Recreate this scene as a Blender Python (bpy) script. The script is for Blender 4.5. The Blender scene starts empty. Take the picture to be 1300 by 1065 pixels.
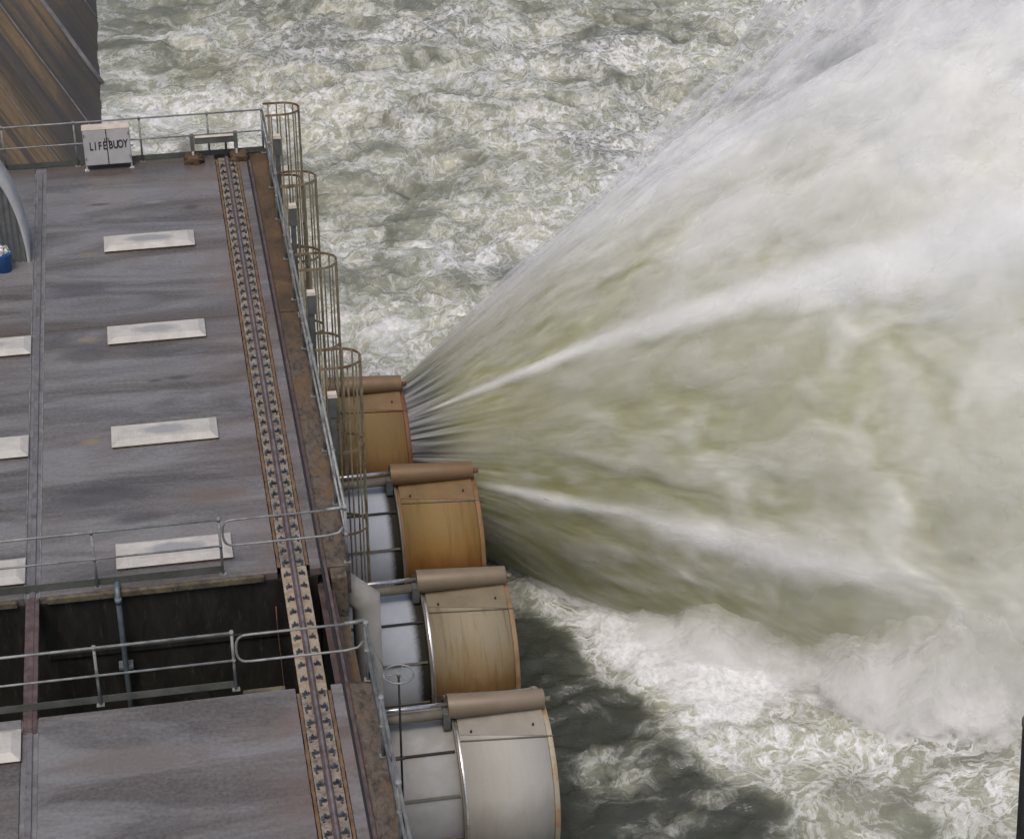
import bpy, bmesh, math, random
import numpy as np
from mathutils import Vector, Matrix
random.seed(4); RNG = np.random.RandomState(7)
PI = math.pi
sc = bpy.context.scene
col = sc.collection
# ------------------------------------------------------------------ camera
cam_d = bpy.data.cameras.new('camera'); cam = bpy.data.objects.new('camera', cam_d); col.objects.link(cam)
cam.location = (0, 0, 20.5); cam.rotation_euler = (math.radians(90-31.3), 0, math.radians(-10.44))
cam_d.sensor_fit = 'HORIZONTAL'; cam_d.sensor_width = 36; cam_d.lens = 2653/1300*36
cam_d.clip_start = .5; cam_d.clip_end = 3000
sc.camera = cam
# ------------------------------------------------------------------ sky, sun, exposure
EL, AZ = 64, 205            # sun height; azimuth measured from +Y towards +X
w = bpy.data.worlds.new('World'); sc.world = w; w.use_nodes = True
nt = w.node_tree; nt.nodes.clear()
sky = nt.nodes.new('ShaderNodeTexSky'); sky.sky_type = 'NISHITA'; sky.sun_disc = False
sky.sun_elevation = math.radians(EL); sky.sun_rotation = math.radians(AZ); sky.dust_density = 6.0; sky.air_density = 1.0; sky.ozone_density = 1
bg = nt.nodes.new('ShaderNodeBackground'); bg.inputs[1].default_value = .12
ow = nt.nodes.new('ShaderNodeOutputWorld')
nt.links.new(sky.outputs[0], bg.inputs[0]); nt.links.new(bg.outputs[0], ow.inputs[0])
sd = bpy.data.lights.new('sun', 'SUN'); sd.energy = .85; sd.angle = math.radians(16); sd.color = (1, .97, .92)
so = bpy.data.objects.new('sun', sd); col.objects.link(so)
sdir = Vector((math.cos(math.radians(EL))*math.sin(math.radians(AZ)), math.cos(math.radians(EL))*math.cos(math.radians(AZ)), math.sin(math.radians(EL))))
so.rotation_euler = sdir.to_track_quat('Z', 'Y').to_euler()
sc.view_settings.view_transform = 'Standard'; sc.view_settings.look = 'None'
sc.view_settings.gamma = 1; sc.view_settings.exposure = 0.03
sc.cycles.transparent_max_bounces = 40; sc.cycles.max_bounces = 10; sc.cycles.diffuse_bounces = 6; sc.cycles.transmission_bounces = 6
sc.cycles.use_denoising = True
WZ = -8.5                   # river level; the concrete deck is z = 0

# ------------------------------------------------------------------ helpers
class MB:
    def __init__(s): s.v = []; s.f = []; s.sm = []
    def add(s, vs, fs, smooth=False):
        n = len(s.v); s.v += [tuple(v) for v in vs]; s.f += [tuple(i+n for i in f) for f in fs]; s.sm += [smooth]*len(fs)
        return s
    def box(s, x0, x1, y0, y1, z0, z1):
        vs = [(x, y, z) for z in (z0, z1) for y in (y0, y1) for x in (x0, x1)]
        return s.add(vs, [(0,2,3,1),(4,5,7,6),(0,1,5,4),(2,6,7,3),(0,4,6,2),(1,3,7,5)])
    def frustum(s, x0, x1, y0, y1, z0, z1, i):
        vs = [(x0,y0,z0),(x1,y0,z0),(x1,y1,z0),(x0,y1,z0),(x0+i,y0+i,z1),(x1-i,y0+i,z1),(x1-i,y1-i,z1),(x0+i,y1-i,z1)]
        return s.add(vs, [(0,3,2,1),(4,5,6,7),(0,1,5,4),(1,2,6,5),(2,3,7,6),(3,0,4,7)])
    def tube(s, pts, r, n=8, closed=False, caps=True):
        P = [Vector(p) for p in pts]; N = len(P); rs = r if hasattr(r, '__len__') else [r]*N
        vs = []; up = None
        for i in range(N):
            a = P[i-1] if (i > 0 or closed) else P[i]; b = P[(i+1) % N] if (i < N-1 or closed) else P[i]
            t1 = (P[i]-a); t2 = (b-P[i])
            t = ((t1.normalized() if t1.length > 1e-9 else Vector()) + (t2.normalized() if t2.length > 1e-9 else Vector())).normalized()
            if up is None:
                up = Vector((0,0,1)) if abs(t.z) < .9 else Vector((0,1,0))
            e1 = (up - t*up.dot(t)).normalized(); e2 = t.cross(e1); up = e1
            k = 1.0
            if t1.length > 1e-9 and t2.length > 1e-9:
                c = max(.3, t.dot(t2.normalized())); k = 1/c
                bn = (t2.normalized()-t1.normalized())
                bn = bn.normalized() if bn.length > 1e-6 else None
            else: bn = None
            for j in range(n):
                a_ = 2*PI*j/n; q = e1*math.cos(a_)+e2*math.sin(a_)
                if bn is not None and k > 1.001: q = q + bn*(q.dot(bn))*(k-1)
                vs.append(P[i]+q*rs[i])
        fs = []
        for i in range(N if closed else N-1):
            for j in range(n):
                a_, b_ = i*n+j, i*n+(j+1) % n; c_, d_ = ((i+1) % N)*n+(j+1) % n, ((i+1) % N)*n+j
                fs.append((a_, b_, c_, d_))
        s.add(vs, fs, True)
        if caps and not closed:
            m = len(s.v)-len(vs)
            s.f.append(tuple(m+j for j in reversed(range(n)))); s.f.append(tuple(m+(N-1)*n+j for j in range(n))); s.sm += [False, False]
        return s
    def cylx(s, x0, x1, cy, cz, r0, r1=None, n=48, caps=True):
        r1 = r0 if r1 is None else r1
        return s.tube([(x0, cy, cz), (x1, cy, cz)], [r0, r1], n, caps=caps)
    def mesh(s, name):
        m = bpy.data.meshes.new(name); m.from_pydata(s.v, [], s.f); m.polygons.foreach_set('use_smooth', s.sm); m.update()
        bm = bmesh.new(); bm.from_mesh(m); bmesh.ops.recalc_face_normals(bm, faces=bm.faces); bm.to_mesh(m); bm.free()
        return m
    def build(s, name, mat, parent=None, bevel=0):
        m = s.mesh(name); m.materials.append(mat)
        o = bpy.data.objects.new(name, m); col.objects.link(o)
        if parent is not None:
            o.parent = parent; o.matrix_parent_inverse = Matrix.Identity(4)
            off = parent.get('_o')
            o.location = (-parent.location.x, -parent.location.y, -parent.location.z)
        if bevel:
            b = o.modifiers.new('bevel', 'BEVEL'); b.width = bevel; b.segments = 2; b.limit_method = 'ANGLE'; b.angle_limit = math.radians(50)
        return o
def tag(o, label=None, cat=None, group=None, kind=None):
    if label: o['label'] = label
    if cat: o['category'] = cat
    if group: o['group'] = group
    if kind: o['kind'] = kind
    return o
def empty(name, loc, label, cat, group=None):
    o = bpy.data.objects.new(name, None); col.objects.link(o); o.location = loc; o.empty_display_size = .2
    return tag(o, label, cat, group)
def sub(o, part): o.parent = part; o.location = (0, 0, 0); return o      # a piece of a part, both modelled in world space
def place(mesh, name, parent, loc):            # a child that shares mesh data, loc in world space
    o = bpy.data.objects.new(name, mesh); col.objects.link(o); o.parent = parent
    o.location = Vector(loc)-parent.location
    return o

def vnoise(x, y, seed=0):                       # smooth value noise, vectorised
    xi = np.floor(x).astype(np.int64); yi = np.floor(y).astype(np.int64); fx = x-xi; fy = y-yi
    def h(a, b):
        n = (a*374761393 + b*668265263 + seed*974634777) & 0xffffffff
        n = ((n ^ (n >> 13))*1274126177) & 0xffffffff
        return ((n ^ (n >> 16)) & 0xffff)/65535.
    u = fx*fx*fx*(fx*(fx*6-15)+10); v = fy*fy*fy*(fy*(fy*6-15)+10)
    return (h(xi, yi)*(1-u)+h(xi+1, yi)*u)*(1-v)+(h(xi, yi+1)*(1-u)+h(xi+1, yi+1)*u)*v
def fbm(x, y, o=4, seed=0):
    s = 0; a = .5; t = 0
    for k in range(o):
        c, d = math.cos(k*1.3), math.sin(k*1.3)
        s = s+a*vnoise((x*c-y*d)*2**k+k*17.3, (x*d+y*c)*2**k+k*9.1, seed+k); t += a; a *= .5
    return s/t
def ss(x, a, b):
    t = np.clip((x-a)/(b-a), 0, 1); return t*t*(3-2*t)

# ------------------------------------------------------------------ materials
class NT:
    def __init__(s, name):
        s.m = bpy.data.materials.new(name); s.m.use_nodes = True; s.t = s.m.node_tree; s.t.nodes.clear()
        s.o = s.t.nodes.new('ShaderNodeOutputMaterial'); s.b = s.t.nodes.new('ShaderNodeBsdfPrincipled'); s.t.links.new(s.b.outputs[0], s.o.inputs[0])
        s.tc = s.t.nodes.new('ShaderNodeTexCoord')
    def link(s, a, b): s.t.links.new(a, b)
    def val(s, i, v):
        if isinstance(v, (int, float)): i.default_value = v
        elif isinstance(v, tuple): i.default_value = v if len(v) == len(i.default_value) else v+(1,)
        else: s.link(v, i)
    def map(s, scale=(1,1,1), rot=(0,0,0), src=None, loc=(0,0,0)):
        n = s.t.nodes.new('ShaderNodeMapping'); n.inputs['Scale'].default_value = scale; n.inputs['Rotation'].default_value = rot; n.inputs['Location'].default_value = loc
        if src is None:
            g = s.t.nodes.new('ShaderNodeNewGeometry'); src = g.outputs['Position']
        s.link(src, n.inputs[0]); return n.outputs[0]
    def noise(s, vec, scale=1, detail=5, rough=.55, dist=0):
        n = s.t.nodes.new('ShaderNodeTexNoise'); s.link(vec, n.inputs['Vector'])
        n.inputs['Scale'].default_value = scale; n.inputs['Detail'].default_value = detail; n.inputs['Roughness'].default_value = rough; n.inputs['Distortion'].default_value = dist
        return n.outputs[0]
    def ramp(s, f, pts, interp='LINEAR'):
        n = s.t.nodes.new('ShaderNodeValToRGB'); e = n.color_ramp; e.interpolation = interp
        while len(e.elements) < len(pts): e.elements.new(.5)
        for i, (p, c) in enumerate(pts):
            e.elements[i].position = p
            e.elements[i].color = (c, c, c, 1) if isinstance(c, (int, float)) else c+(1,)
        s.link(f, n.inputs[0]); return n.outputs[0]
    def mix(s, f, a, b, mode='MIX'):
        n = s.t.nodes.new('ShaderNodeMix'); n.data_type = 'RGBA'; n.blend_type = mode
        s.val(n.inputs[0], f); s.val(n.inputs[6], a); s.val(n.inputs[7], b); return n.outputs[2]
    def math(s, op, a, b=0., c=0., clamp=False):
        n = s.t.nodes.new('ShaderNodeMath'); n.operation = op; n.use_clamp = clamp
        s.val(n.inputs[0], a); s.val(n.inputs[1], b); s.val(n.inputs[2], c); return n.outputs[0]
    def sstep(s, v, a, b, c=0., d=1.):
        n = s.t.nodes.new('ShaderNodeMapRange'); n.interpolation_type = 'SMOOTHSTEP'
        s.val(n.inputs[0], v); s.val(n.inputs[1], a); s.val(n.inputs[2], b); s.val(n.inputs[3], c); s.val(n.inputs[4], d); return n.outputs[0]
    def xyz(s, v):
        n = s.t.nodes.new('ShaderNodeSeparateXYZ'); s.link(v, n.inputs[0]); return n.outputs
    def comb(s, x, y, z):
        n = s.t.nodes.new('ShaderNodeCombineXYZ')
        for i, v in enumerate((x, y, z)): s.val(n.inputs[i], v)
        return n.outputs[0]
    def attr(s, name):
        n = s.t.nodes.new('ShaderNodeAttribute'); n.attribute_name = name; return n
    def bump(s, h, st=.3, dist=.02):
        n = s.t.nodes.new('ShaderNodeBump'); n.inputs['Strength'].default_value = st; n.inputs['Distance'].default_value = dist
        s.link(h, n.inputs['Height']); s.link(n.outputs[0], s.b.inputs['Normal'])
    def veil(s, color, alpha, k=.5):       # thin sheets of droplets: light scatters through as well as back
        t = s.t.nodes.new('ShaderNodeBsdfTranslucent'); s.val(t.inputs[0], color); tr = s.t.nodes.new('ShaderNodeBsdfTransparent')
        m1 = s.t.nodes.new('ShaderNodeMixShader'); m1.inputs[0].default_value = k; s.link(s.b.outputs[0], m1.inputs[1]); s.link(t.outputs[0], m1.inputs[2])
        m2 = s.t.nodes.new('ShaderNodeMixShader'); s.val(m2.inputs[0], alpha); s.link(tr.outputs[0], m2.inputs[1]); s.link(m1.outputs[0], m2.inputs[2])
        s.link(m2.outputs[0], s.o.inputs[0])
    def fin(s, color, rough=.6, metal=0., spec=None):
        s.val(s.b.inputs['Base Color'], color); s.val(s.b.inputs['Roughness'], rough); s.val(s.b.inputs['Metallic'], metal)
        if spec is not None: s.val(s.b.inputs['Specular IOR Level'], spec)
        return s.m
def gz(s): return s.xyz(s.map())

def mat_deck(name, seed=0.):
    s = NT(name)
    a = s.noise(s.map((.20, .95, 1), loc=(seed, seed, 0)), 1, 7, .62, .8)       # brushed streaks across the deck, the pale ones coloured as wet sky reflections
    b = s.noise(s.map((1, 1, 1), loc=(seed*2, 0, 0)), .55, 5, .6, .8)
    c = s.noise(s.map((1, 1, 1)), 14, 4, .7)
    st = s.noise(s.map((.5, 2.6, 1), loc=(3+seed, 0, 0)), 1, 5, .55, 1.0)
    c1 = s.mix(s.ramp(a, [(.41, 0), (.59, 1)]), (.070, .061, .055), (.217, .212, .217))
    c2 = s.mix(s.ramp(b, [(.5, 0), (.75, .7)]), c1, (.135, .108, .090))
    c3 = s.mix(s.ramp(st, [(.6, 0), (.78, .55)]), c2, (.06, .053, .052))
    c4 = s.mix(.35, c3, s.ramp(c, [(.3, (.05,.05,.05)), (.7, (.24,.235,.24))]))
    g = gz(s)
    ya = s.sstep(g[1], 44.6, 46.4); yb = s.math('MULTIPLY', s.sstep(g[1], 38.9, 38.2), s.sstep(g[1], 38.0, 38.2))
    grime = s.math('MULTIPLY', s.math('MAXIMUM', ya, yb), s.ramp(a, [(.25, .3), (.6, .85)]))
    c5 = s.mix(grime, c4, (.085, .066, .052))
    e = s.sstep(g[0], .2, 1.45)
    c6 = s.mix(s.math('MULTIPLY', e, s.ramp(b, [(.4, .1), (.65, .55)])), c5, (.17, .125, .10))
    wv = s.math('MULTIPLY', s.math('SUBTRACT', s.noise(s.map(), 4, 4, .6), .5), .5)
    for (cx, cy, rx, ry, cc, st_) in ((-1.72, 37.75, .22, .13, (.24,.20,.12), .7), (-1.74, 33.8, .2, .12, (.26,.2,.11), .7), (-1.72, 41.6, .2, .13, (.2,.17,.11), .6),
                                 (-.02, 35.9, .34, .10, (.075,.06,.06), .8), (-.48, 35.85, .16, .07, (.07,.055,.05), .8), (.62, 43.6, .2, .16, (.06,.055,.06), .7), (-1.4, 44.1, .3, .07, (.05,.035,.03), .7),
                                 (-.2, 44.0, .3, .08, (.28,.28,.30), .5), (-1.9, 40.0, .8, .35, (.06,.052,.052), .6), (-1.8, 37.1, .7, .35, (.055,.048,.045), .6), (-1.6, 31.9, 1.0, .4, (.06,.052,.055), .6), (.4, 31.6, .7, .3, (.14,.10,.075), .6), (-.9, 31.1, .5, .2, (.055,.05,.055), .6), (-1.3, 24.6, 1.2, .4, (.13,.10,.08), .5)):
        ex = s.math('POWER', s.math('DIVIDE', s.math('SUBTRACT', g[0], cx), rx), 2); ey = s.math('POWER', s.math('DIVIDE', s.math('SUBTRACT', g[1], cy), ry), 2)
        e_ = s.math('ADD', s.math('SQRT', s.math('ADD', ex, ey)), s.math('MULTIPLY', wv, 1.6))
        c6 = s.mix(s.sstep(e_, 1.25, .35, 0., st_), c6, cc)
    s.bump(s.math('ADD', c, s.math('MULTIPLY', a, .6)), .25, .01)
    rg = s.ramp(s.noise(s.map((.3, 1.3, 1), loc=(9, seed, 0)), 1, 5, .6, .5), [(.40, .13), (.60, .55)])
    return s.fin(c6, rg, 0, .5)
def mat_conc(name, a=(.2,.19,.17), b=(.33,.31,.28), sc_=2., rough=.85, bump=.4, spots=None):
    s = NT(name); n = s.noise(s.map(), sc_, 8, .62, .3); f = s.noise(s.map(), sc_*12, 4, .7)
    c = s.mix(s.ramp(n, [(.33, 0), (.67, 1)]), a, b)
    if spots: c = s.mix(s.ramp(s.noise(s.map(), sc_*1.7, 6, .65, .5), [(.5, 0), (.64, .9)]), c, spots)
    c = s.mix(s.ramp(f, [(.45, 0), (.8, .5)]), c, tuple(x*.35 for x in a))
    s.bump(s.math('ADD', n, s.math('MULTIPLY', f, .5)), bump, .02); return s.fin(c, rough)
def mat_metal(name, a, b, rough=.5, metal=.3, sc_=6., rust=None, rl=.6):
    s = NT(name); n = s.noise(s.map(), sc_, 6, .6); c = s.mix(s.ramp(n, [(.35, 0), (.65, 1)]), a, b)
    if rust: c = s.mix(s.ramp(s.noise(s.map(loc=(5, 2, 0)), sc_*.6, 6, .65), [(rl, 0), (rl+.1, .9)]), c, rust)
    s.bump(n, .1, .005); return s.fin(c, s.ramp(n, [(.3, rough-.1), (.7, rough+.12)]), metal)
M = {}
M['deck'] = mat_deck('weathered_deck'); M['deck2'] = mat_deck('weathered_deck_side', 7.3); M['deck3'] = mat_deck('weathered_deck_near', 13.1)
def mat_kerb():
    s = NT('rusty_kerb'); n = s.noise(s.map((1, .6, 1)), 1.3, 7, .65, .6); f = s.noise(s.map((1, .5, 1)), 9, 6, .7, .5)
    g = gz(s); far = s.sstep(g[1], 34.8, 39.5)
    a = s.mix(s.ramp(n, [(.35, 0), (.65, 1)]), (.05, .036, .022), (.125, .075, .034))
    b = s.mix(s.ramp(f, [(.36, 0), (.6, 1)]), (.035, .03, .024), (.13, .105, .08))
    b = s.mix(s.ramp(n, [(.5, 0), (.62, .75)]), b, (.14, .085, .04))
    c = s.mix(far, b, a); c = s.mix(s.ramp(f, [(.58, 0), (.74, .7)]), c, (.04, .03, .022))
    c = s.mix(s.ramp(s.noise(s.map(), 22, 3, .6), [(.66, 0), (.74, .6)]), c, (.3, .27, .24))
    s.bump(f, .5, .02); return s.fin(c, .75)
M['kerb'] = mat_kerb()
M['lip'] = mat_conc('yellowed_concrete', (.05,.045,.034), (.17,.14,.085), 3, spots=(.05,.045,.035))
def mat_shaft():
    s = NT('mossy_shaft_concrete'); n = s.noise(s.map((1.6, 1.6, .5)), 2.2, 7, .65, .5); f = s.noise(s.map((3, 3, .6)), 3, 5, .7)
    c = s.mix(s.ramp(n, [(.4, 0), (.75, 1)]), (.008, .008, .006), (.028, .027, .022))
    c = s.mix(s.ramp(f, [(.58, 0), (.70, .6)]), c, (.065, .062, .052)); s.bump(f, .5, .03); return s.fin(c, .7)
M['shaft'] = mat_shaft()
M['channel'] = mat_conc('rail_channel_mortar', (.12,.115,.12), (.22,.22,.235), 4, .6)
M['bed'] = mat_conc('pale_grout_bed', (.15,.13,.11), (.34,.30,.25), 6, .85, .5, spots=(.11,.08,.06))
M['beam'] = mat_conc('pale_bearing_plate', (.29,.24,.175), (.40,.345,.265), 3, .7, .15, spots=(.25,.17,.1))
M['rail'] = mat_metal('purple_brown_rail', (.085,.058,.056), (.16,.115,.11), .5, .3, 5)
M['railshine'] = mat_metal('worn_rail_head', (.15,.145,.15), (.22,.215,.22), .4, .3, 5, rust=(.12,.085,.08), rl=.55)
M['clip'] = mat_metal('blue_grey_clip', (.035,.042,.05), (.10,.115,.135), .45, .3, 8)
M['rust'] = mat_conc('rust_stained_mortar', (.10,.06,.032), (.21,.13,.065), 4, .9, .4, spots=(.12,.10,.09))
M['galv'] = mat_metal('grey_galvanised_steel', (.15,.16,.158), (.30,.315,.31), .45, .2, 5, rust=(.12,.075,.05), rl=.68)
M['galvg'] = mat_metal('green_grey_kickplate', (.07,.076,.067), (.115,.124,.11), .6, .1, 3, rust=(.12,.09,.06), rl=.62)
M['cage'] = mat_metal('olive_weathered_steel', (.17,.15,.10), (.30,.27,.19), .6, .1, 5, rust=(.14,.075,.04), rl=.55)
M['hoop'] = mat_metal('brown_weathered_hoop', (.15,.115,.075), (.25,.20,.13), .6, .1, 5, rust=(.13,.06,.035), rl=.5)
M['post'] = mat_metal('dark_grey_post_paint', (.085,.092,.09), (.125,.135,.13), .55, .1, 3)
M['cap'] = mat_metal('cream_cap', (.5,.44,.36), (.62,.56,.48), .6, 0, 5)
M['boxw'] = mat_metal('pale_grey_enamel', (.42,.42,.43), (.5,.5,.515), .5, 0, 2, rust=(.3,.26,.22), rl=.68)
M['ink'] = mat_metal('worn_black_stencil', (.012,.012,.014), (.045,.045,.05), .6, 0, 30)
M['black'] = mat_metal('dark_gap', (.01,.01,.01), (.02,.02,.02), .7, 0, 5)
M['corr'] = mat_metal('corrugated_grey_sheet', (.13,.14,.14), (.20,.21,.21), .5, .3, 3)
M['hutw'] = mat_metal('pale_grey_roof_sheet', (.44,.45,.46), (.56,.57,.58), .5, .1, 2)
M['blue'] = mat_metal('blue_plastic', (.01,.08,.26), (.015,.11,.34), .4, 0, 4)
M['rubbish'] = mat_metal('crumpled_rubbish', (.04,.04,.045), (.75,.75,.75), .6, 0, 18)
def mat_vent():
    s = NT('pale_cover_slab'); g = s.xyz(s.tc.outputs['Object'])
    d = s.math('SQRT', s.math('ADD', s.math('POWER', s.math('DIVIDE', g[0], .75), 2), s.math('POWER', s.math('DIVIDE', g[1], .24), 2)))
    n = s.noise(s.map(), 3, 6, .65); f = s.noise(s.map(), 28, 3, .6)
    c = s.mix(s.ramp(n, [(.35, 0), (.7, 1)]), (.46, .445, .415), (.62, .605, .57))
    d2 = s.math('ADD', d, s.math('MULTIPLY', n, .5)); ring = s.ramp(d2, [(.7, 1), (.98, .25), (1.1, .0)])
    at = s.attr('puddle'); ob = s.t.nodes.new('ShaderNodeObjectInfo')
    c = s.mix(s.math('MULTIPLY', ring, s.sstep(ob.outputs['Random'], .2, .8, .1, .9)), c, (.27, .285, .31))
    gx = s.math('PINGPONG', g[0], .035); gy = s.math('PINGPONG', g[1], .035)
    ln = s.ramp(s.math('MINIMUM', gx, gy), [(.0, 1), (.12, 0)])
    c = s.mix(s.math('MULTIPLY', ln, .25), c, (.2, .19, .17)); c = s.mix(s.ramp(f, [(.62, 0), (.75, .5)]), c, (.2, .18, .15))
    s.bump(f, .15, .01); return s.fin(c, .6)
M['vent'] = mat_vent()
M['ventside'] = mat_conc('cover_rim', (.36,.33,.28), (.5,.47,.42), 5, .7, .1)

def mat_sleeve(name, top, mid, low, grime=.5, wet=1.):
    s = NT(name); g = s.xyz(s.tc.outputs['Object'])
    n = s.noise(s.map((2.2, .8, .8)), 1.2, 7, .65, .4); v = s.noise(s.map((9, .7, .7)), 1, 6, .6, .2); f = s.noise(s.map(), 18, 4, .7)
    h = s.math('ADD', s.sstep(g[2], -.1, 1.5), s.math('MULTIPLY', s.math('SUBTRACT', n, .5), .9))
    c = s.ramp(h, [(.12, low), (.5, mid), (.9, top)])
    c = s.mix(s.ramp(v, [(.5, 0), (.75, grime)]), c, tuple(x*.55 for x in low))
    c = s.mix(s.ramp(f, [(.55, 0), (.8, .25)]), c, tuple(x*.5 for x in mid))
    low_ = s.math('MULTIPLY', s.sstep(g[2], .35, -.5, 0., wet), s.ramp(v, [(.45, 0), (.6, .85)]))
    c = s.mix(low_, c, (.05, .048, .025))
    s.bump(f, .08, .005); return s.fin(c, s.ramp(n, [(.3, .68), (.7, .85)]), 0., .2)
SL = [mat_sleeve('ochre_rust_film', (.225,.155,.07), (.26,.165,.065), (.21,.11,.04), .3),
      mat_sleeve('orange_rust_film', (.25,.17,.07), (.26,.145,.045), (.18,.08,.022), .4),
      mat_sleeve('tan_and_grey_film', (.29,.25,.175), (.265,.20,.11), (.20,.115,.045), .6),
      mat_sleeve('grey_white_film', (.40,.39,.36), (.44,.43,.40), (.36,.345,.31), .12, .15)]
COV = [mat_metal('tan_cover', (.19,.125,.07), (.225,.15,.085), .5, .1, 3), mat_metal('brown_cover', (.165,.105,.055), (.195,.125,.065), .5, .1, 3),
       mat_metal('khaki_cover', (.19,.15,.10), (.225,.18,.125), .5, .1, 3), mat_metal('beige_cover', (.20,.16,.115), (.235,.19,.14), .5, .1, 3)]
RIM = [mat_metal('red_rust_rim', (.13,.05,.03), (.19,.08,.04), .6, .1, 5), mat_metal('orange_rim', (.17,.085,.035), (.23,.125,.055), .6, .1, 5),
       mat_metal('orange_tan_rim', (.19,.11,.05), (.27,.19,.11), .6, .1, 3), mat_metal('cream_rim', (.32,.28,.2), (.38,.34,.26), .6, .1, 5, rust=(.32,.2,.09), rl=.5)]
PLT = [mat_metal('ochre_plate', (.17,.11,.05), (.21,.14,.065), .5, .1, 3), mat_metal('orange_brown_plate', (.16,.10,.042), (.20,.13,.055), .5, .1, 3),
       mat_metal('olive_tan_plate', (.16,.13,.08), (.21,.17,.11), .5, .1, 3), mat_metal('greyish_plate', (.24,.22,.185), (.28,.26,.225), .5, .1, 3)]
def mat_body():
    s = NT('bluish_white_paint'); g = gz(s); n = s.noise(s.map((1, 1, .6)), 1.5, 6, .6); f = s.noise(s.map(), 14, 6, .7)
    c = s.mix(s.ramp(n, [(.3, 0), (.7, 1)]), (.40,.43,.48), (.49,.52,.565))
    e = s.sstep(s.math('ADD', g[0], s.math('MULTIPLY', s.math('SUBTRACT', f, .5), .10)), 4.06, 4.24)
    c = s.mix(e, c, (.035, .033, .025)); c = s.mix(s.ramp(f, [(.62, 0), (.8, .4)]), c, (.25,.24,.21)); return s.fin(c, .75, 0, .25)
M['body'] = mat_body()
M['bodyg'] = mat_metal('grey_white_paint', (.30,.30,.29), (.38,.38,.37), .75, 0, 2, rust=(.33,.31,.27), rl=.6)
M['chrome'] = mat_metal('polished_rod', (.5,.5,.5), (.62,.6,.58), .25, .8, 4)
M['brownpipe'] = mat_metal('brown_strut_paint', (.13,.115,.09), (.2,.18,.145), .55, .1, 3)
M['pipew'] = mat_metal('warm_white_pipe_paint', (.27,.265,.245), (.33,.322,.30), .65, 0, 1.5, rust=(.22,.205,.18), rl=.6)
M['conduit'] = mat_metal('blue_grey_conduit', (.10,.125,.15), (.17,.2,.225), .45, .2, 4)

# ------------------------------------------------------------------ the dam face
def mat_dam():
    s = NT('stained_dam_concrete'); g = gz(s)
    y, z = g[1], g[2]
    vec = s.comb(s.math('MULTIPLY', y, 1.0), s.math('MULTIPLY', z, .06), 0.)
    a = s.noise(vec, .26, 5, .55, .2); b = s.noise(s.map((1,1,1), src=vec, loc=(40, 3, 0)), 1.3, 6, .6, .2); c_ = s.noise(s.map((1,1,1), src=vec, loc=(9, 8, 0)), 5, 5, .6)
    f = s.noise(s.map(), 1.8, 8, .7)
    c = s.mix(s.ramp(a, [(.44, 0), (.52, 1)]), (.105, .086, .072), (.27, .175, .085))
    c = s.mix(s.ramp(b, [(.50, 0), (.60, .8)]), c, (.055, .048, .043))
    c = s.mix(s.ramp(c_, [(.60, 0), (.70, .55)]), c, (.24, .165, .085))
    blot = s.noise(s.map((.5, .5, .5)), 1, 6, .65, .8)
    c = s.mix(s.ramp(blot, [(.5, 0), (.66, .65)]), c, (.07, .055, .042))
    wet = s.sstep(s.math('ADD', z, s.math('MULTIPLY', s.math('SUBTRACT', f, .5), 2.5)), -5.6, -7.2)
    c = s.mix(s.math('MULTIPLY', wet, .8), c, (.052, .046, .046))
    c = s.mix(s.ramp(f, [(.45, 0), (.8, .5)]), c, (.045, .04, .036))
    s.bump(s.math('ADD', f, b), .5, .06); return s.fin(c, .6)
M['dam'] = mat_dam()
M['joint'] = mat_conc('pale_joint_seep', (.17,.165,.17), (.30,.295,.30), 2, .5)
dam = empty('dam_wall', (-6.5, 70, WZ), 'steep brown and orange streaked concrete dam face sloping into the foaming water', 'dam')
def damx(z): return -1.82-(z-WZ)*.552
mb = MB(); mb.add([(damx(z), y, z) for z in (-14, 22) for y in (47.5, 160)] + [(damx(z)-8-(z < 0)*12, y, z) for z in (-14, 22) for y in (47.5, 160)],
       [(0,1,3,2),(4,6,7,5),(0,2,6,4),(1,5,7,3),(2,3,7,6),(0,4,5,1)])
mb.build('concrete_face', M['dam'], dam)
for (yy, r) in ((72.9, .13), (67.4, .04), (79.5, .03), (61.0, .03)):
    MB().tube([(damx(z)-.0, yy+.05*math.sin(z*1.7), z) for z in np.linspace(-8.8, 14, 20)], r, 6).build('vertical_joint', M['joint'], dam)

# ------------------------------------------------------------------ the outlet building and its deck
bld = empty('outlet_building', (0, 36, -9), 'flat concrete roof deck of the outlet building beside the torrent', 'building')
GY0, GY1 = 25.85, 29.0      # the open slot
L0, L1 = -2.86, -2.60       # left rail channel
XK = 2.15                   # kerb starts
FAR = 46.42; NEAR = 10
body = MB()
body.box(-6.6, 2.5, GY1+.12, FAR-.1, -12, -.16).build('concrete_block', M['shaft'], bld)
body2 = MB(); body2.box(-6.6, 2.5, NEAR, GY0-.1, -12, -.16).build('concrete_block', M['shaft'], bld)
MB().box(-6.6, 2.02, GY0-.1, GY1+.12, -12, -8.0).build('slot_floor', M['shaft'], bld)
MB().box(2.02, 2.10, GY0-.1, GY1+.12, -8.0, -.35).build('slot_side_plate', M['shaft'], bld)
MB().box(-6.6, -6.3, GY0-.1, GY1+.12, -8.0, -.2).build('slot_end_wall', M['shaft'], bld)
def slab(n, x0, x1, y0, y1, m, zt=0., zb=-.16, bev=.012): return MB().box(x0, x1, y0, y1, zb, zt).build(n, m, bld, bev)
J = 38.25
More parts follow.
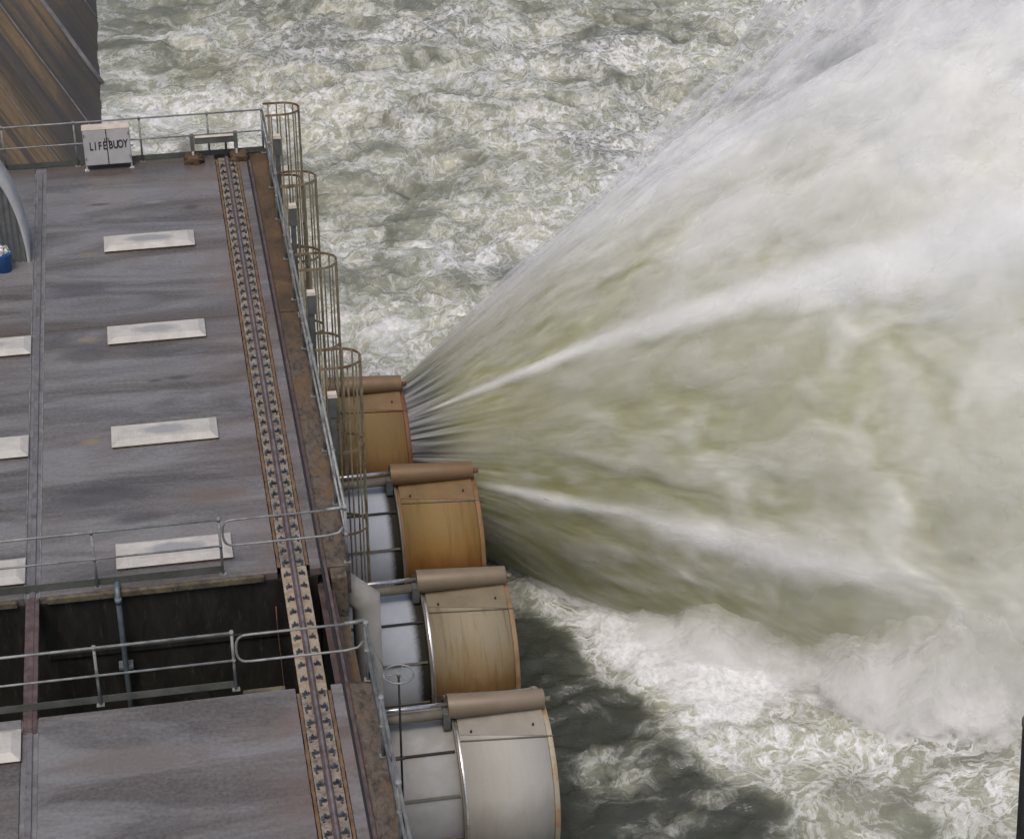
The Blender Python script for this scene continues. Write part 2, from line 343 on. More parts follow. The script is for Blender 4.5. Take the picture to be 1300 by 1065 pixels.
for (y0, y1) in ((J+.012, FAR), (GY1+.02, J-.012), (NEAR, GY0)):
    slab('deck_slab', -6.6, L0, y0, y1, M['deck2']); 
    slab('deck_slab', L0+.0+.26, 1.325, y0, y1, M['deck'] if y0 > GY0 and y1 > GY1 else M['deck3'])
    slab('deck_slab', 1.875, XK-.004, y0, y1, M['deck2'], -.003)
    slab('rail_channel', L0, L1, y0, y1, M['channel'], -.025)
# ragged outer kerb, with a bumpy top
def kerb(y0, y1, x0=XK, x1=2.55):
    n = int((y1-y0)/.08); vs = []; fs = []; xs = np.linspace(x0, x1, 8); ys = np.linspace(y0, y1, n)
    X, Y = np.meshgrid(xs, ys); Z = -.012+.045*(fbm(X*4, Y*2.5, 4, 3)-.6)*ss(X, x0, x0+.08)
    X = X + np.where(X > x1-.01, .06*(fbm(Y*2.2, Y*0, 3, 5)-.5), 0)
    for j in range(n):
        for i in range(8): vs.append((X[j, i], Y[j, i], Z[j, i]))
    for j in range(n-1):
        for i in range(7): a = j*8+i; fs.append((a, a+1, a+9, a+8))
    mb = MB(); mb.add(vs, fs, True)
    m = len(vs)
    for j in range(n): mb.v.append((X[j, 7], Y[j, 7], -.6)); mb.v.append((x0, Y[j, 0], -.6))
    for j in range(n-1):
        mb.f.append((j*8+7, m+2*j, m+2*j+2, (j+1)*8+7)); mb.f.append((j*8, (j+1)*8, m+2*j+3, m+2*j+1)); mb.sm += [False, False]
    for j in (0, n-1):
        mb.f.append(tuple(j*8+i for i in range(8))+(m+2*j, m+2*j+1)); mb.sm.append(False)
    return mb.build('kerb', M['kerb'], bld)
kerb(GY1+.02, J-.01); kerb(J+.01, FAR); kerb(NEAR, GY0)
MB().box(2.2, 2.46, GY0-.05, GY1-.285, -9, -.85).build('outer_wall', M['kerb'], bld, .015)
MB().box(2.2, 2.47, GY1-.28, GY1+.01, -9, -.03).build('pier', M['kerb'], bld, .015)
# the yellowed lip of the slot and its recessed ends
MB().box(-6.6, -2.98, GY1-.07, GY1+.016, -.13, -.006).build('slot_lip', M['lip'], bld, .02)
MB().box(-2.5, 1.10, GY1-.07, GY1+.016, -.13, -.006).build('slot_lip', M['lip'], bld, .02)
MB().box(.52, 1.18, GY0-.004, GY0+.12, -.22, -.012).build('slot_lip', M['lip'], bld, .015)
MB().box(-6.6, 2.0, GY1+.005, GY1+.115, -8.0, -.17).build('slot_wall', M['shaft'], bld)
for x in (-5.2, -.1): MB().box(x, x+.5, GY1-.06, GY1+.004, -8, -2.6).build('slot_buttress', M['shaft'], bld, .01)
MB().box(-2.6, 2.0, GY1-.035, GY1+.004, -1.30, -1.18).build('slot_ledge', M['shaft'], bld, .015)
# edge strip at the far end
MB().box(-6.6, 2.62, FAR, FAR+.12, -.3, .02).build('edge_coping', M['lip'], bld, .015)

# outer thin flat rail along the kerb, spans the slot
fr = empty('kerb_rail', (2.12, 36, 0), 'thin purple grey steel rail along the rusty kerb', 'rail')
MB().box(2.105, 2.155, NEAR, FAR-.6, -.05, .028).build('rail_head', M['rail'], fr, .006)
MB().box(2.055, 2.098, NEAR, FAR-.6, -.05, .006).build('flange_gap', M['black'], fr)
MB().box(1.98, 2.24, GY0+.03, GY1-.03, -.34, -.30).build('bottom_flange', M['rail'], fr)
MB().box(2.115, 2.145, GY0+.03, GY1-.03, -.30, -.05).build('web', M['rail'], fr)
# left embedded rail
lr = empty('embedded_rail', (-2.73, 36, 0), 'flat grey steel rail set in a groove at the left of the deck', 'rail')
for y0, y1 in ((NEAR, GY0-.36), (GY1+.01, 46.0)): MB().box(-2.775, -2.685, y0, y1, -.12, .012).build('rail_head', M['railshine'], lr, .008)
MB().box(-2.765, -2.695, GY0-.358, GY1+.008, .002, .016).build('rail_head', M['rail'], lr, .004)
for x in (-2.862, -2.615): MB().box(x, x+.016, GY1+.02, 46.0, -.1, .006).build('groove_edge', M['galv'], lr)
MB().box(-2.84, -2.62, GY0-.35, GY1+.0, -.125, .0).build('bridging_beam', M['rail'], lr, .01)
MB().box(-2.80, -2.66, GY0-.1, GY1+.0, -.5, -.126).build('web', M['rail'], lr)

# crane rail with rows of clips
cr = empty('crane_rail', (1.6, 36, 0), 'raised brown crane rail bolted down with two rows of blue grey clips', 'rail')
MB().box(1.395, 1.805, GY1+.10, 46.15, -.16, .012).build('grout_bed', M['bed'], cr, .008)
MB().box(1.395, 1.805, NEAR, GY0-.15, -.16, .012).build('grout_bed', M['bed'], cr, .008)
for (y0, y1) in ((GY1+.12, 46.1), (NEAR, GY0-.15)):
    for x0, x1 in ((1.33, 1.39), (1.81, 1.872)):
        m_ = MB(); n = int((y1-y0)/.1); wv = [(x0+.012*random.random(), x1-.012*random.random()) for _ in range(n+1)]
        vs = []; 
        for i, (a, b) in enumerate(wv): y = y0+(y1-y0)*i/n; vs += [(a, y, .004+.004*random.random()), (b, y, .004+.004*random.random())]
        fs = [(2*i, 2*i+1, 2*i+3, 2*i+2) for i in range(n)]
        base = len(vs); vs += [(v[0], v[1], -.15) for v in vs]
        fs += [(2*i, 2*i+2, base+2*i+2, base+2*i) for i in range(n)]+[(2*i+1, base+2*i+1, base+2*i+3, 2*i+3) for i in range(n)]
        m_.add(vs, fs).build('mortar_strip', M['rust'], cr)
MB().box(1.385, 1.815, GY0-.14, GY1+.09, -.07, .018).build('bearing_plate', M['beam'], cr, .01)
MB().box(1.46, 1.74, GY0-.1, GY1+.05, -.5, -.071).build('girder', M['rail'], cr, .01)
mb = MB(); pr = [(-.055,.016),(-.05,.03),(-.018,.04),(-.014,.085),(-.034,.095),(-.034,.118),(.034,.118),(.034,.095),(.014,.085),(.018,.04),(.05,.03),(.055,.016)]
vs = [(1.6+x, y, z) for y in (NEAR, 46.1) for x, z in pr]; k = len(pr)
mb.add(vs, [(i, (i+1) % k, k+(i+1) % k, k+i) for i in range(k)]+[tuple(range(k)), tuple(range(2*k-1, k-1, -1))]).build('rail', M['rail'], cr)
MB().box(1.585, 1.615, NEAR, 46.1, .1175, .1215).build('rail_head', M['railshine'], cr)
def clip_mesh(bolt):
    m = MB(); m.box(-.062, .062, -.038, .038, 0, .022); m.box(-.02, .075, -.02, .02, .022, .04)
    m.tube([(0, 0, .02), (0, 0, .075)], .028, 6); m.tube([(0, 0, .075), (0, 0, .1)], .014, 6)
    m.tube([(-.045, -.055, 0), (-.045, -.055, .035)], .018, 6)
    if bolt: m.box(-.05, -.01, -.13, -.1, 0, .02); m.tube([(-.03, -.115, 0), (-.03, -.115, .045)], .02, 6)
    me = m.mesh('rail_clip'); me.materials.append(M['clip']); return me
cA, cB = clip_mesh(True), clip_mesh(False)
rows = list(np.arange(20.3, 45.95, .357)); placed = []
for i, y in enumerate(rows):
    for sgn in (-1, 1):
        placed.append((y, sgn, GY0-.1 < y < GY1+.08))
placed.sort(key=lambda t: (t[0] < 21.9, t[0]))
rest = MB()
for i, (y, sgn, gap) in enumerate(placed):
    x = 1.6+sgn*.128; z = .018 if gap else .012
    if i < 100:
        o = place(cB if gap else cA, 'rail_clip', cr, (x, y, z))
        k_ = random.uniform(.74, .9); o.scale = (-sgn*k_, .82, .8); o.rotation_euler = (0, 0, random.uniform(-.09, .09))
    else:
        me = cA; n = len(rest.v)
        rest.add([(x-sgn*.85*v.co.x, y+.82*v.co.y, z+.8*v.co.z) for v in me.vertices], [tuple(p.vertices) for p in me.polygons])
if rest.v:
    o = rest.build('rail_clips', M['clip'], cr); o['kind'] = 'stuff'

# end stop at the far end of the crane rail
es = empty('rail_end_stop', (1.35, 46.1, 0), 'grey steel buffer frame standing on brown concrete lumps at the rail end', 'buffer')
mb = MB(); mb.box(.88, 1.88, 46.05, 46.13, .44, .60); mb.build('cross_beam', M['post'], es, .008)
MB().box(.90, 1.86, 46.03, 46.15, .603, .62).build('beam_flange', M['cap'], es, .004)
for x in (.78, 1.80):
    MB().box(x, x+.09, 46.02, 46.16, .1, .68).build('upright', M['post'], es, .006)
    MB().box(x+.02, x+.07, 45.98, 46.02, .06, .28).build('foot_strap', M['cap'], es, .004)
for x0 in (.62, 1.68):
    bm = bmesh.new(); bmesh.ops.create_icosphere(bm, subdivisions=4, radius=1)
    for v in bm.verts:
        p = v.co; q = Vector((math.copysign(abs(p.x)**.6, p.x)*.23, math.copysign(abs(p.y)**.6, p.y)*.2, math.copysign(abs(p.z)**.7, p.z)*.13))
        nn = float(fbm(np.array([q.x*9+x0*7]), np.array([q.y*9+q.z*14]), 3, 2)[0])-.5
        v.co = q*(1+.7*nn)+Vector((x0+.21, 46.07, .07))
    me = bpy.data.meshes.new('concrete_footing'); bm.to_mesh(me); bm.free(); me.materials.append(M['kerb']); me.polygons.foreach_set('use_smooth', [True]*len(me.polygons))
    place(me, 'concrete_footing', es, (0, 0, 0))
MB().box(1.58, 1.63, 45.98, 46.05, .02, .45).build('stop_pin', M['black'], es)

# ------------------------------------------------------------------ cover slabs on the deck
def cover(cx, cy, label):
    t = empty('cover_slab', (cx, cy, 0), label, 'cover', 'pale cover slabs on the deck')
    o = MB().frustum(-.985, .985, -.375, .375, .002, .085, .0).box(-.97, .97, -.36, .36, .085, .088)
    m = MB(); m.frustum(-.985, .985, -.38, .38, .055, .13, .14)
    r = place(m.mesh('cover_top'), 'cover_top', t, (cx, cy, 0)); r.data.materials.append(M['vent'])
    b = MB().box(-.96, .96, -.355, .355, .001, .054); q = place(b.mesh('cover_base'), 'cover_base', t, (cx, cy, 0)); q.data.materials.append(M['kerb'])
    md = r.modifiers.new('bevel', 'BEVEL'); md.width = .008; md.segments = 2
    return t
for y, n in ((41.92, 'pale rectangular cover slab nearest the lifebuoy cabinet'), (37.75, 'pale cover slab with a grey puddle mark, just below the deck joint'),
             (33.80, 'pale cover slab in the middle of the deck between crane rail and embedded rail'), (29.88, 'pale cover slab behind the railing at the open slot'),
             (21.0, 'pale cover slab on the near deck right of the embedded rail')):
    cover(-.36, y, n)
for y, n in ((37.65, 'pale cover slab with dark ring stain left of the embedded rail, farthest back'), (33.78, 'pale cover slab left of the embedded rail, second from the back'),
             (29.75, 'pale cover slab left of the embedded rail, just behind the slot railing'), (25.18, 'pale cover slab left of the embedded rail on the near deck')):
    cover(-3.83, y, n)

# ------------------------------------------------------------------ railings
def railing(name, label, pts, posts, cat='railing', kick=True, group=None, h=1.1, hm=.57, r=.022, mat='galv'):
    t = empty(name, (*pts[0], 0), label, cat, group)
    MB().tube([(x, y, h) for x, y in pts], r, 8).build('top_rail', M[mat], t)
    MB().tube([(x, y, hm) for x, y in pts], r*.85, 8).build('middle_rail', M[mat], t)
    for (x, y) in posts:
        m = MB(); m.tube([(x, y, -.02), (x, y, h)], r*1.08, 8)
        m.tube([(x, y, h-.03), (x, y, h+.035)], r*1.5, 8); m.tube([(x, y, hm-.03), (x, y, hm+.03)], r*1.4, 8); po = m.build('post', M[mat], t)
        sub(MB().box(x-.06, x+.06, y-.05, y+.05, .0, .014).build('foot_plate', M[mat], t), po)
    if kick:
        for (x0, y0), (x1, y1) in zip(pts[:-1], pts[1:]):
            m = MB()
            if abs(x1-x0) > abs(y1-y0): m.box(min(x0, x1), max(x0, x1), y0+.03, y0+.038, .02, .15)
            else: m.box(x0+.03, x0+.038, min(y0, y1), max(y0, y1), .02, .15)
            m.build('kick_plate', M['galvg'], t)
    return t
railing('deck_railing', 'two bar grey railing across the far end of the deck behind the lifebuoy cabinet', [(-6.4, 46.3), (2.5, 46.3)], [(-5.2, 46.3), (-3.52, 46.3), (-1.87, 46.3), (-.36, 46.3), (1.22, 46.3), (2.5, 46.3)])
railing('deck_railing', 'two bar grey railing along the far side of the dark slot', [(-6.4, 29.12), (.42, 29.12)], [(-4.4, 29.12), (-1.66, 29.12), (.42, 29.12)])
railing('deck_railing', 'two bar grey railing along the near side of the dark slot', [(-6.4, 25.98), (.42, 25.98)], [(-4.4, 25.98), (-1.66, 25.98), (.42, 25.98)])
ys = [46.2, 44.3, 42.6, 40.6, 38.7, 36.6, 34.7, 32.7, 30.9, 29.1]
railing('deck_railing', 'long grey railing running down the kerb beside the caged ladders', [(2.52, 46.25), (2.52, 29.08)], [(2.52, y) for y in ys[1:]], r=.026)
railing('deck_railing', 'grey railing on the near kerb beside the handwheel', [(2.47, 25.85), (2.47, 12)], [(2.47, y) for y in (25.85, 24.0, 22.1, 20.2, 18.3, 16)], r=.028)
def loop_gate(name, label, y, x0, x1):
    t = empty(name, (x1, y, 0), label, 'gate', 'swing gates across the crane rail')
    pts = [(x1-.02, y+.0, 1.07), (x0+.25, y, 1.07)]
    for a in np.linspace(90, 270, 13)[1:-1]: 
        ca, sa = math.cos(math.radians(a)), math.sin(math.radians(a))
        pts.append((x0+.25+.22*math.copysign(abs(ca)**.6, ca), y, .815+.255*math.copysign(abs(sa)**.75, sa)))
    pts += [(x0+.25, y, .56), (x1-.3, y, .56), (x1-.1, y+.02, .58), (x1-.02, y+.06, .66)]
    MB().tube(pts, .02, 8).build('gate_bar', M['galv'], t)
    MB().tube([(x1-.3, y-.03, 1.10), (x1+.02, y+.0, 1.10)], .03, 8).build('hinge', M['galv'], t)
loop_gate('swing_gate', 'rounded tubular gate bar over the crane rail at the far side of the slot', 29.12, .44, 2.5)
loop_gate('swing_gate', 'rounded tubular gate bar over the crane rail at the near side of the slot', 25.93, .44, 2.45)

# ------------------------------------------------------------------ ladders with cages
def ladder(cy, label):
    t = empty('caged_ladder', (2.65, cy, -4.6), label, 'ladder', 'caged ladders down the outer wall')
    x0, w, d = 2.56, .37, .84
    def ring(z, k=1.):
        pts = [(x0, cy+w*k, z)]
        for a in np.linspace(90, -90, 15): 
            pts.append((x0+d-.42+.42*math.cos(math.radians(a)), cy+w*k*math.sin(math.radians(a)), z))
        pts.append((x0, cy-w*k, z)); return pts
    def strap(z):
        P = ring(z); m = MB(); n = len(P); vs = []
        for i, p in enumerate(P): vs += [(p[0], p[1], z-.028), (p[0], p[1], z+.028)]
        for i, p in enumerate(P):
            c = Vector((x0+.42, cy, z)); q = Vector(p)-c; q = q*(1-.014/max(q.length, .1)); vs += [(c.x+q.x, c.y+q.y, z-.028), (c.x+q.x, c.y+q.y, z+.028)]
        fs = []
        for i in range(n-1):
            a = 2*i; b = 2*n+2*i; fs += [(a, a+2, a+3, a+1), (b, b+1, b+3, b+2), (a+1, a+3, b+3, b+1), (a, b, b+2, a+2)]
        fs += [(0, 1, 2*n+1, 2*n), (2*n-2, 4*n-2, 4*n-1, 2*n-1)]
        return m.add(vs, fs)
    for z in (1.15, -.72, -2.6, -4.3): strap(z).build('hoop', M['hoop'], t)
    P = ring(0); L = [0]
    for i in range(1, len(P)): L.append(L[-1]+(Vector(P[i])-Vector(P[i-1])).length)
    for k in range(10):
        s = L[-1]*(k+.5)/10*.98+.01
        i = max(j for j in range(len(L)) if L[j] <= s); f = (s-L[i])/(L[i+1]-L[i]); p = Vector(P[i]).lerp(Vector(P[i+1]), f)
        c = Vector((x0+.42, cy, 0)); q = c+(p-c)*.975
        MB().box(q.x-.016, q.x+.016, q.y-.016, q.y+.016, -4.35, 1.17).build('cage_bar', M['cage'], t)
    for sy in (-.22, .22): MB().tube([(x0+.10, cy+sy, -7.4), (x0+.10, cy+sy, 1.1)], .024, 6).build('stile', M['cage'], t)
    for z in np.arange(-6.9, .9, .3): MB().tube([(x0+.10, cy-.22, z), (x0+.10, cy+.22, z)], .012, 6).build('rung', M['cage'], t)
for cy, n in ((46.15, 'caged ladder at the far corner of the deck, farthest of four'), (42.2, 'second caged ladder from the far corner of the deck'),
              (38.12, 'caged ladder standing just beyond the open valve, third from the far corner'), (34.06, 'nearest caged ladder, reaching down in front of the white valve pipes')):
    ladder(cy, n)
for (y, z), n in (((45.3, .86), 'grey post with cream cap inside the farthest ladder cage'), ((41.35, .93), 'grey post with cream cap beside the second ladder cage'),
                  ((37.35, .88), 'grey post with cream cap beside the third ladder cage'), ((33.5, .74), 'grey post with cream cap nearest the open valve')):
    t = empty('service_post', (2.76, y, -1.6), n, 'post', 'grey service posts along the kerb railing')
    MB().box(2.69, 2.85, y-.07, y+.07, z-.50, z-.07).build('junction_box', M['post'], t, .008)
    MB().frustum(2.68, 2.86, y-.08, y+.08, z-.068, z, .008).build('cap', M['cap'], t)
    MB().box(2.71, 2.82, y-.045, y+.045, -1.7, z-.503).build('post_shaft', M['post'], t)
    MB().box(2.50, 2.71, y-.02, y+.02, -.45, -.38).build('bracket', M['galv'], t)

# ------------------------------------------------------------------ lifebuoy cabinet
lb = empty('lifebuoy_cabinet', (-1.14, 46.1, 0), 'pale grey two door cabinet stencilled LIFEBUOY on the far railing', 'cabinet')
MB().box(-1.68, -.60, 45.98, 46.2, .13, 1.03).build('case', M['boxw'], lb, .008)
MB().frustum(-1.70, -.58, 45.955, 46.22, 1.031, 1.075, .02).build('lid', M['cap'], lb)
for xa, xb, xh, xk in ((-1.665, -1.150, -1.655, -1.185), (-1.130, -.615, -.635, -1.105)):
    dr = MB().box(xa, xb, 45.955, 45.979, .15, 1.015).build('door', M['boxw'], lb, .005)
    for zz in (.28, .86): sub(MB().box(xh-.012, xh+.022, 45.942, 45.954, zz, zz+.07).build('hinge', M['galv'], lb), dr)
    sub(MB().box(xk-.012, xk+.012, 45.936, 45.954, .72, .82).build('handle', M['post'], lb, .003), dr)
MB().box(-1.149, -1.131, 45.95, 45.98, .13, 1.02).build('door_gap', M['black'], lb)
for x in (-1.66, -.62):
    MB().box(x-.02, x+.02, 46.0, 46.04, .0, .129).build('leg', M['boxw'], lb); MB().box(x-.05, x+.05, 45.97, 46.07, .0, .015).build('leg_foot', M['cap'], lb)
MB().box(-.60, -.54, 46.1, 46.14, .5, .53).build('side_bracket', M['boxw'], lb)
for i, ch in enumerate('LIFEBUOY'):
    cu = bpy.data.curves.new('letter', 'FONT'); cu.body = ch; cu.size = .285; cu.extrude = .002; cu.align_x = 'CENTER'; cu.offset = .007
    to = bpy.data.objects.new('letter', cu); col.objects.link(to)
    dg = bpy.context.evaluated_depsgraph_get(); me = bpy.data.meshes.new_from_object(to.evaluated_get(dg)); bpy.data.objects.remove(to)
    me.materials.clear(); me.materials.append(M['ink'])
    xs_ = [-1.505, -1.41, -1.305, -1.195, -1.055, -.94, -.83, -.715]
    dz = [0, -.0, 0, .004, .012, .012, .018, .022]
    o = bpy.data.objects.new('letter', me); col.objects.link(o); o.parent = lb
    o.location = Vector((xs_[i], 45.951, .53+dz[i]))-lb.location; o.rotation_euler = (PI/2, 0, 0)
    if ch in 'LIFEBUOY': o.scale = (.60, .98, 1)

# ------------------------------------------------------------------ arched hut and blue bin
hut = empty('arched_shelter', (-4.75, 41.9, 0), 'small arched shelter with pale curved roof and corrugated grey front', 'shelter')
def arch(R, z): 
    return [(-4.78+R[0]*math.cos(a), R[1]*max(0, math.sin(a))) for a in np.linspace(0, PI, 40)]
ap = [(-4.85+1.93*math.copysign(abs(math.cos(a))**.9, math.cos(a)), 3.0*abs(math.sin(a))**.95) for a in np.linspace(0, PI, 48)]
ai = [(-4.85+1.87*math.copysign(abs(math.cos(a))**.9, math.cos(a)), 2.94*abs(math.sin(a))**.95) for a in np.linspace(0, PI, 48)]
n = 48; vs = [(x, y, z) for y in (41.45, 42.5) for x, z in ap]+[(x, y, z) for y in (41.45, 42.5) for x, z in ai]
fs = [(i, i+1, n+i+1, n+i) for i in range(n-1)]+[(2*n+i, 3*n+i, 3*n+i+1, 2*n+i+1) for i in range(n-1)]+[(i, 2*n+i, 2*n+i+1, i+1) for i in range(n-1)]+[(n+i, n+i+1, 3*n+i+1, 3*n+i) for i in range(n-1)]
MB().add(vs, fs, True).build('curved_roof', M['hutw'], hut)
mb = MB(); N = 150
for yy, sg in ((41.50, 1), (42.4, 1)):
    vs = []; fs = []
    for i in range(N+1):
        x = -6.70+3.70*i/N; c = (x+4.85)/1.87; zt = 2.93*max(0., 1-abs(c)**2.22)**.475 if abs(c) < 1 else 0
        y = yy+.025*math.sin(x*2*PI/.115); vs += [(x, y, 0), (x, y, zt)]
    for i in range(N): fs.append((2*i, 2*i+2, 2*i+3, 2*i+1))
    MB().add(vs, fs, True).build('corrugated_panel', M['corr'], hut)
bin_ = empty('rubbish_bin', (-3.42, 41.15, 0), 'small blue plastic bin full of rubbish beside the corrugated shelter', 'bin')
MB().tube([(-3.45, 41.15, 0), (-3.45, 41.15, .40), (-3.45, 41.15, .42)], [.15, .19, .2], 24).build('bin_body', M['blue'], bin_)
for k in range(7):
    a = k*.9; c = (-3.45+.09*math.cos(a), 41.15+.09*math.sin(a), .43+.03*(k % 3))
    bm = bmesh.new(); bmesh.ops.create_icosphere(bm, subdivisions=2, radius=.07)
    for v in bm.verts: v.co = v.co*(1+.5*random.uniform(-1, 1))+Vector(c)
    me = bpy.data.meshes.new('litter'); bm.to_mesh(me); bm.free(); me.materials.append(M['rubbish']); place(me, 'litter', bin_, (0, 0, 0))

# ------------------------------------------------------------------ pipes by the slot
t = empty('drain_pipe', (-1.34, 28.8, -3), 'blue grey pipe hooked over the slot lip and running down into the dark', 'pipe')
pts = [(-1.34, 29.12, .02), (-1.34, 29.06, .07), (-1.34, 28.97, .10), (-1.34, 28.88, .08), (-1.34, 28.82, .0), (-1.34, 28.80, -.2), (-1.34, 28.8, -8)]
MB().tube(pts, .048, 12).build('pipe_run', M['conduit'], t)
MB().tube([(-1.34, 28.8, -.14), (-1.34, 28.8, -.04)], .058, 12).build('coupling', M['conduit'], t)
MB().box(-1.46, -1.22, 28.78, 28.98, -1.52, -1.47).build('bracket', M['conduit'], t)
t = empty('outlet_pipe', (2.77, 28.9, -7.4), 'fat off white bent pipe coming over the wall beside the slot', 'pipe')
MB().tube([(2.30, 29.40, -.53), (2.83, 29.34, -1.02), (2.83, 29.34, -7.6)], .245, 40).build('pipe_run', M['pipew'], t)
t = empty('cable', (1.27, 28.9, -2), 'thin red brown cable hanging down the slot wall beside the crane rail', 'cable')
MB().tube([(1.27+.02*math.sin(z*2), 28.86, z) for z in np.linspace(-.6, -7.9, 24)], .010, 6).build('cable_run', M['rust'], t)

hw = empty('handwheel', (2.93, 25.9, -3.0), 'grey handwheel on a long thin stem outside the near railing', 'handwheel')
HW = Vector((2.90, 25.40, .40))
MB().tube([(HW.x+.235*math.cos(a), HW.y+.235*math.sin(a), HW.z) for a in np.linspace(0, 2*PI, 33)[:-1]], .016, 8, closed=True).build('wheel_rim', M['galv'], hw)
for a in (1.1, 3.2, 5.3): MB().tube([HW, (HW.x+.232*math.cos(a), HW.y+.232*math.sin(a), HW.z)], .011, 6).build('spoke', M['galv'], hw)
MB().tube([HW+Vector((0, 0, -.05)), HW+Vector((0, 0, .04))], .03, 10).build('hub', M['galv'], hw)
MB().tube([HW+Vector((0, 0, -.05)), (HW.x, HW.y, -3.2)], .018, 8).build('stem', M['black'], hw)
MB().box(2.48, HW.x+.05, HW.y-.03, HW.y+.03, -1.30, -1.26).build('stem_bracket', M['lip'], hw)
MB().tube([(2.49, HW.y+.05, 1.05), (2.60, HW.y+.04, .75), (HW.x-.20, HW.y+.05, .48)], .010, 6).build('tie_rod', M['galv'], hw)

# ------------------------------------------------------------------ valves
VZ, VR = -5.9, 1.56
def arcband(x0, x1, cy, r0, r1, n=64):
    m = MB(); vs = []
    for (x, r) in ((x0, r1), (x1, r1), (x1, r0), (x0, r0)): vs += [(x, cy+r*math.cos(2*PI*j/n), VZ+r*math.sin(2*PI*j/n)) for j in range(n)]
    for k in range(4):
        m.add([], [])
        m.f += [(k*n+j, k*n+(j+1) % n, ((k+1) % 4)*n+(j+1) % n, ((k+1) % 4)*n+j) for j in range(n)]; m.sm += [k in (0, 2)]*n
    m.v = vs; return m
def valve(i, cy, xl, xr, label, bodymat):
    t = empty('cone_valve', (xl, cy, VZ), label, 'valve', 'cone valves side by side below the deck')
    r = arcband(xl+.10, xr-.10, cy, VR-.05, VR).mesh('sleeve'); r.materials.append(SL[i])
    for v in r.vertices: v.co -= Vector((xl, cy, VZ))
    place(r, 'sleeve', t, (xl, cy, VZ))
    arcband(xr-.097, xr, cy, VR-.06, VR+.022).build('rim_flange', RIM[i], t, .008)
    arcband(xl, xl+.045, cy, VR-.04, VR+.05).build('rear_flange', M['brownpipe'], t, .006)
    arcband(xl+.048, xl+.097, cy, VR-.04, VR+.02).build('rear_band', M['chrome'] if i > 1 else RIM[i], t, .006)
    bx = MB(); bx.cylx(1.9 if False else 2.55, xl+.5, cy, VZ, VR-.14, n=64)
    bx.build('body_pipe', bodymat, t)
    for a in (118, 150, 185):                                      # stiffening ribs along the body; the black top strip is a modelled shadow line
        ca, sa = math.cos(math.radians(a)), math.sin(math.radians(a)); r_ = VR-.12
        c = Vector((0, cy+r_*ca, VZ+r_*sa)); e = Vector((0, -sa, ca))*.02; o_ = Vector((0, ca, sa))*.035
        m = MB(); vs = []
        for x in (2.6, xl-.02): vs += [(x, *(c+e)[1:]), (x, *(c-e)[1:]), (x, *(c-e+o_)[1:]), (x, *(c+e+o_)[1:])]
        m.add(vs, [(0,1,2,3),(4,7,6,5),(0,4,5,1),(1,5,6,2),(2,6,7,3),(3,7,4,0)]).build('rib_and_shadow_line', M['brownpipe'] if a != 118 else M['black'], t)
    # fixing plate along the top and the long cover over the ram
    al = math.radians(101); rr = VR
    def P(x, a, r): return (x, cy+r*math.cos(a), VZ+r*math.sin(a))
    a0, a1 = math.radians(111.5), math.radians(94)
    xa, xb = xl+.10, xr-.10
    m = MB(); m.add([P(xa, math.radians(108), rr+.012), P(xb, math.radians(116.0), rr+.012), P(xb, a1, rr+.10), P(xa, a1, rr+.10), P(xa, math.radians(108), rr-.02), P(xb, math.radians(116.0), rr-.02), P(xb, a1, rr-.02), P(xa, a1, rr-.02)],
          [(0,1,2,3),(4,7,6,5),(0,4,5,1),(1,5,6,2),(2,6,7,3),(3,7,4,0)]); m.build('top_plate', PLT[i], t)
    m = MB(); m.tube([P(xa, math.radians(113), rr+.012), P(xb+.12, math.radians(117), rr+.02)], .016, 6).build('trim_rod', M['brownpipe'] if i else RIM[0], t)
    for x in (xa+.22, xb-.22):
        c = Vector(P(x, math.radians(107), rr+.05)); m = MB(); m.tube([c+Vector((0, 0, -.02)), c+Vector((0, -.015, .02))], .02, 8).build('bolt', M['black'], t)
    ac = math.radians(94); R1, R0 = .235, .185
    c0 = Vector(P(xl-.06, ac, rr+.29))+Vector((0,.07,0)); c1 = Vector(P(xr-.05, ac+.015, rr+.22))+Vector((0,.09,0))
    MB().tube([c0, c1], [R1, R0], 32).build('ram_cover', COV[i], t, .004)
    MB().tube([c1+Vector((.0, 0, -.03)), c1+Vector((.13, 0, -.03))], .055, 10).build('end_pin', RIM[0] if i < 2 else M['brownpipe'], t)
    MB().tube([c0+Vector((-1.9, 0, .05)), c0+Vector((.05, 0, .05))], .045, 12).build('piston_rod', M['chrome'], t)
    MB().tube([c0+Vector((-1.9, -.06, -.12)), c0+Vector((.05, -.06, -.12))], .10, 14).build('ram_barrel', M['brownpipe'], t)
    MB().box(xl-.16, xl-.02, cy-.28, cy-.05, VZ+VR-.1, VZ+VR+.28).build('bracket', M['post'], t, .01)
    return t
VY = 33.98
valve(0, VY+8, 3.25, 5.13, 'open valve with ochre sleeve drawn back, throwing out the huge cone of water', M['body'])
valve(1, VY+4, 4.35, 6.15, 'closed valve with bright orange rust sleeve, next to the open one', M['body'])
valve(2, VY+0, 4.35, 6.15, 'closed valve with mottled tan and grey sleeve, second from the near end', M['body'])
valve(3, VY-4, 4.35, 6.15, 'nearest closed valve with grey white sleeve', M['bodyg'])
# back wall stub the valves come out of
MB().box(2.4, 2.70, NEAR, FAR, -12, -3.2).build('valve_wall', M['shaft'], bld)

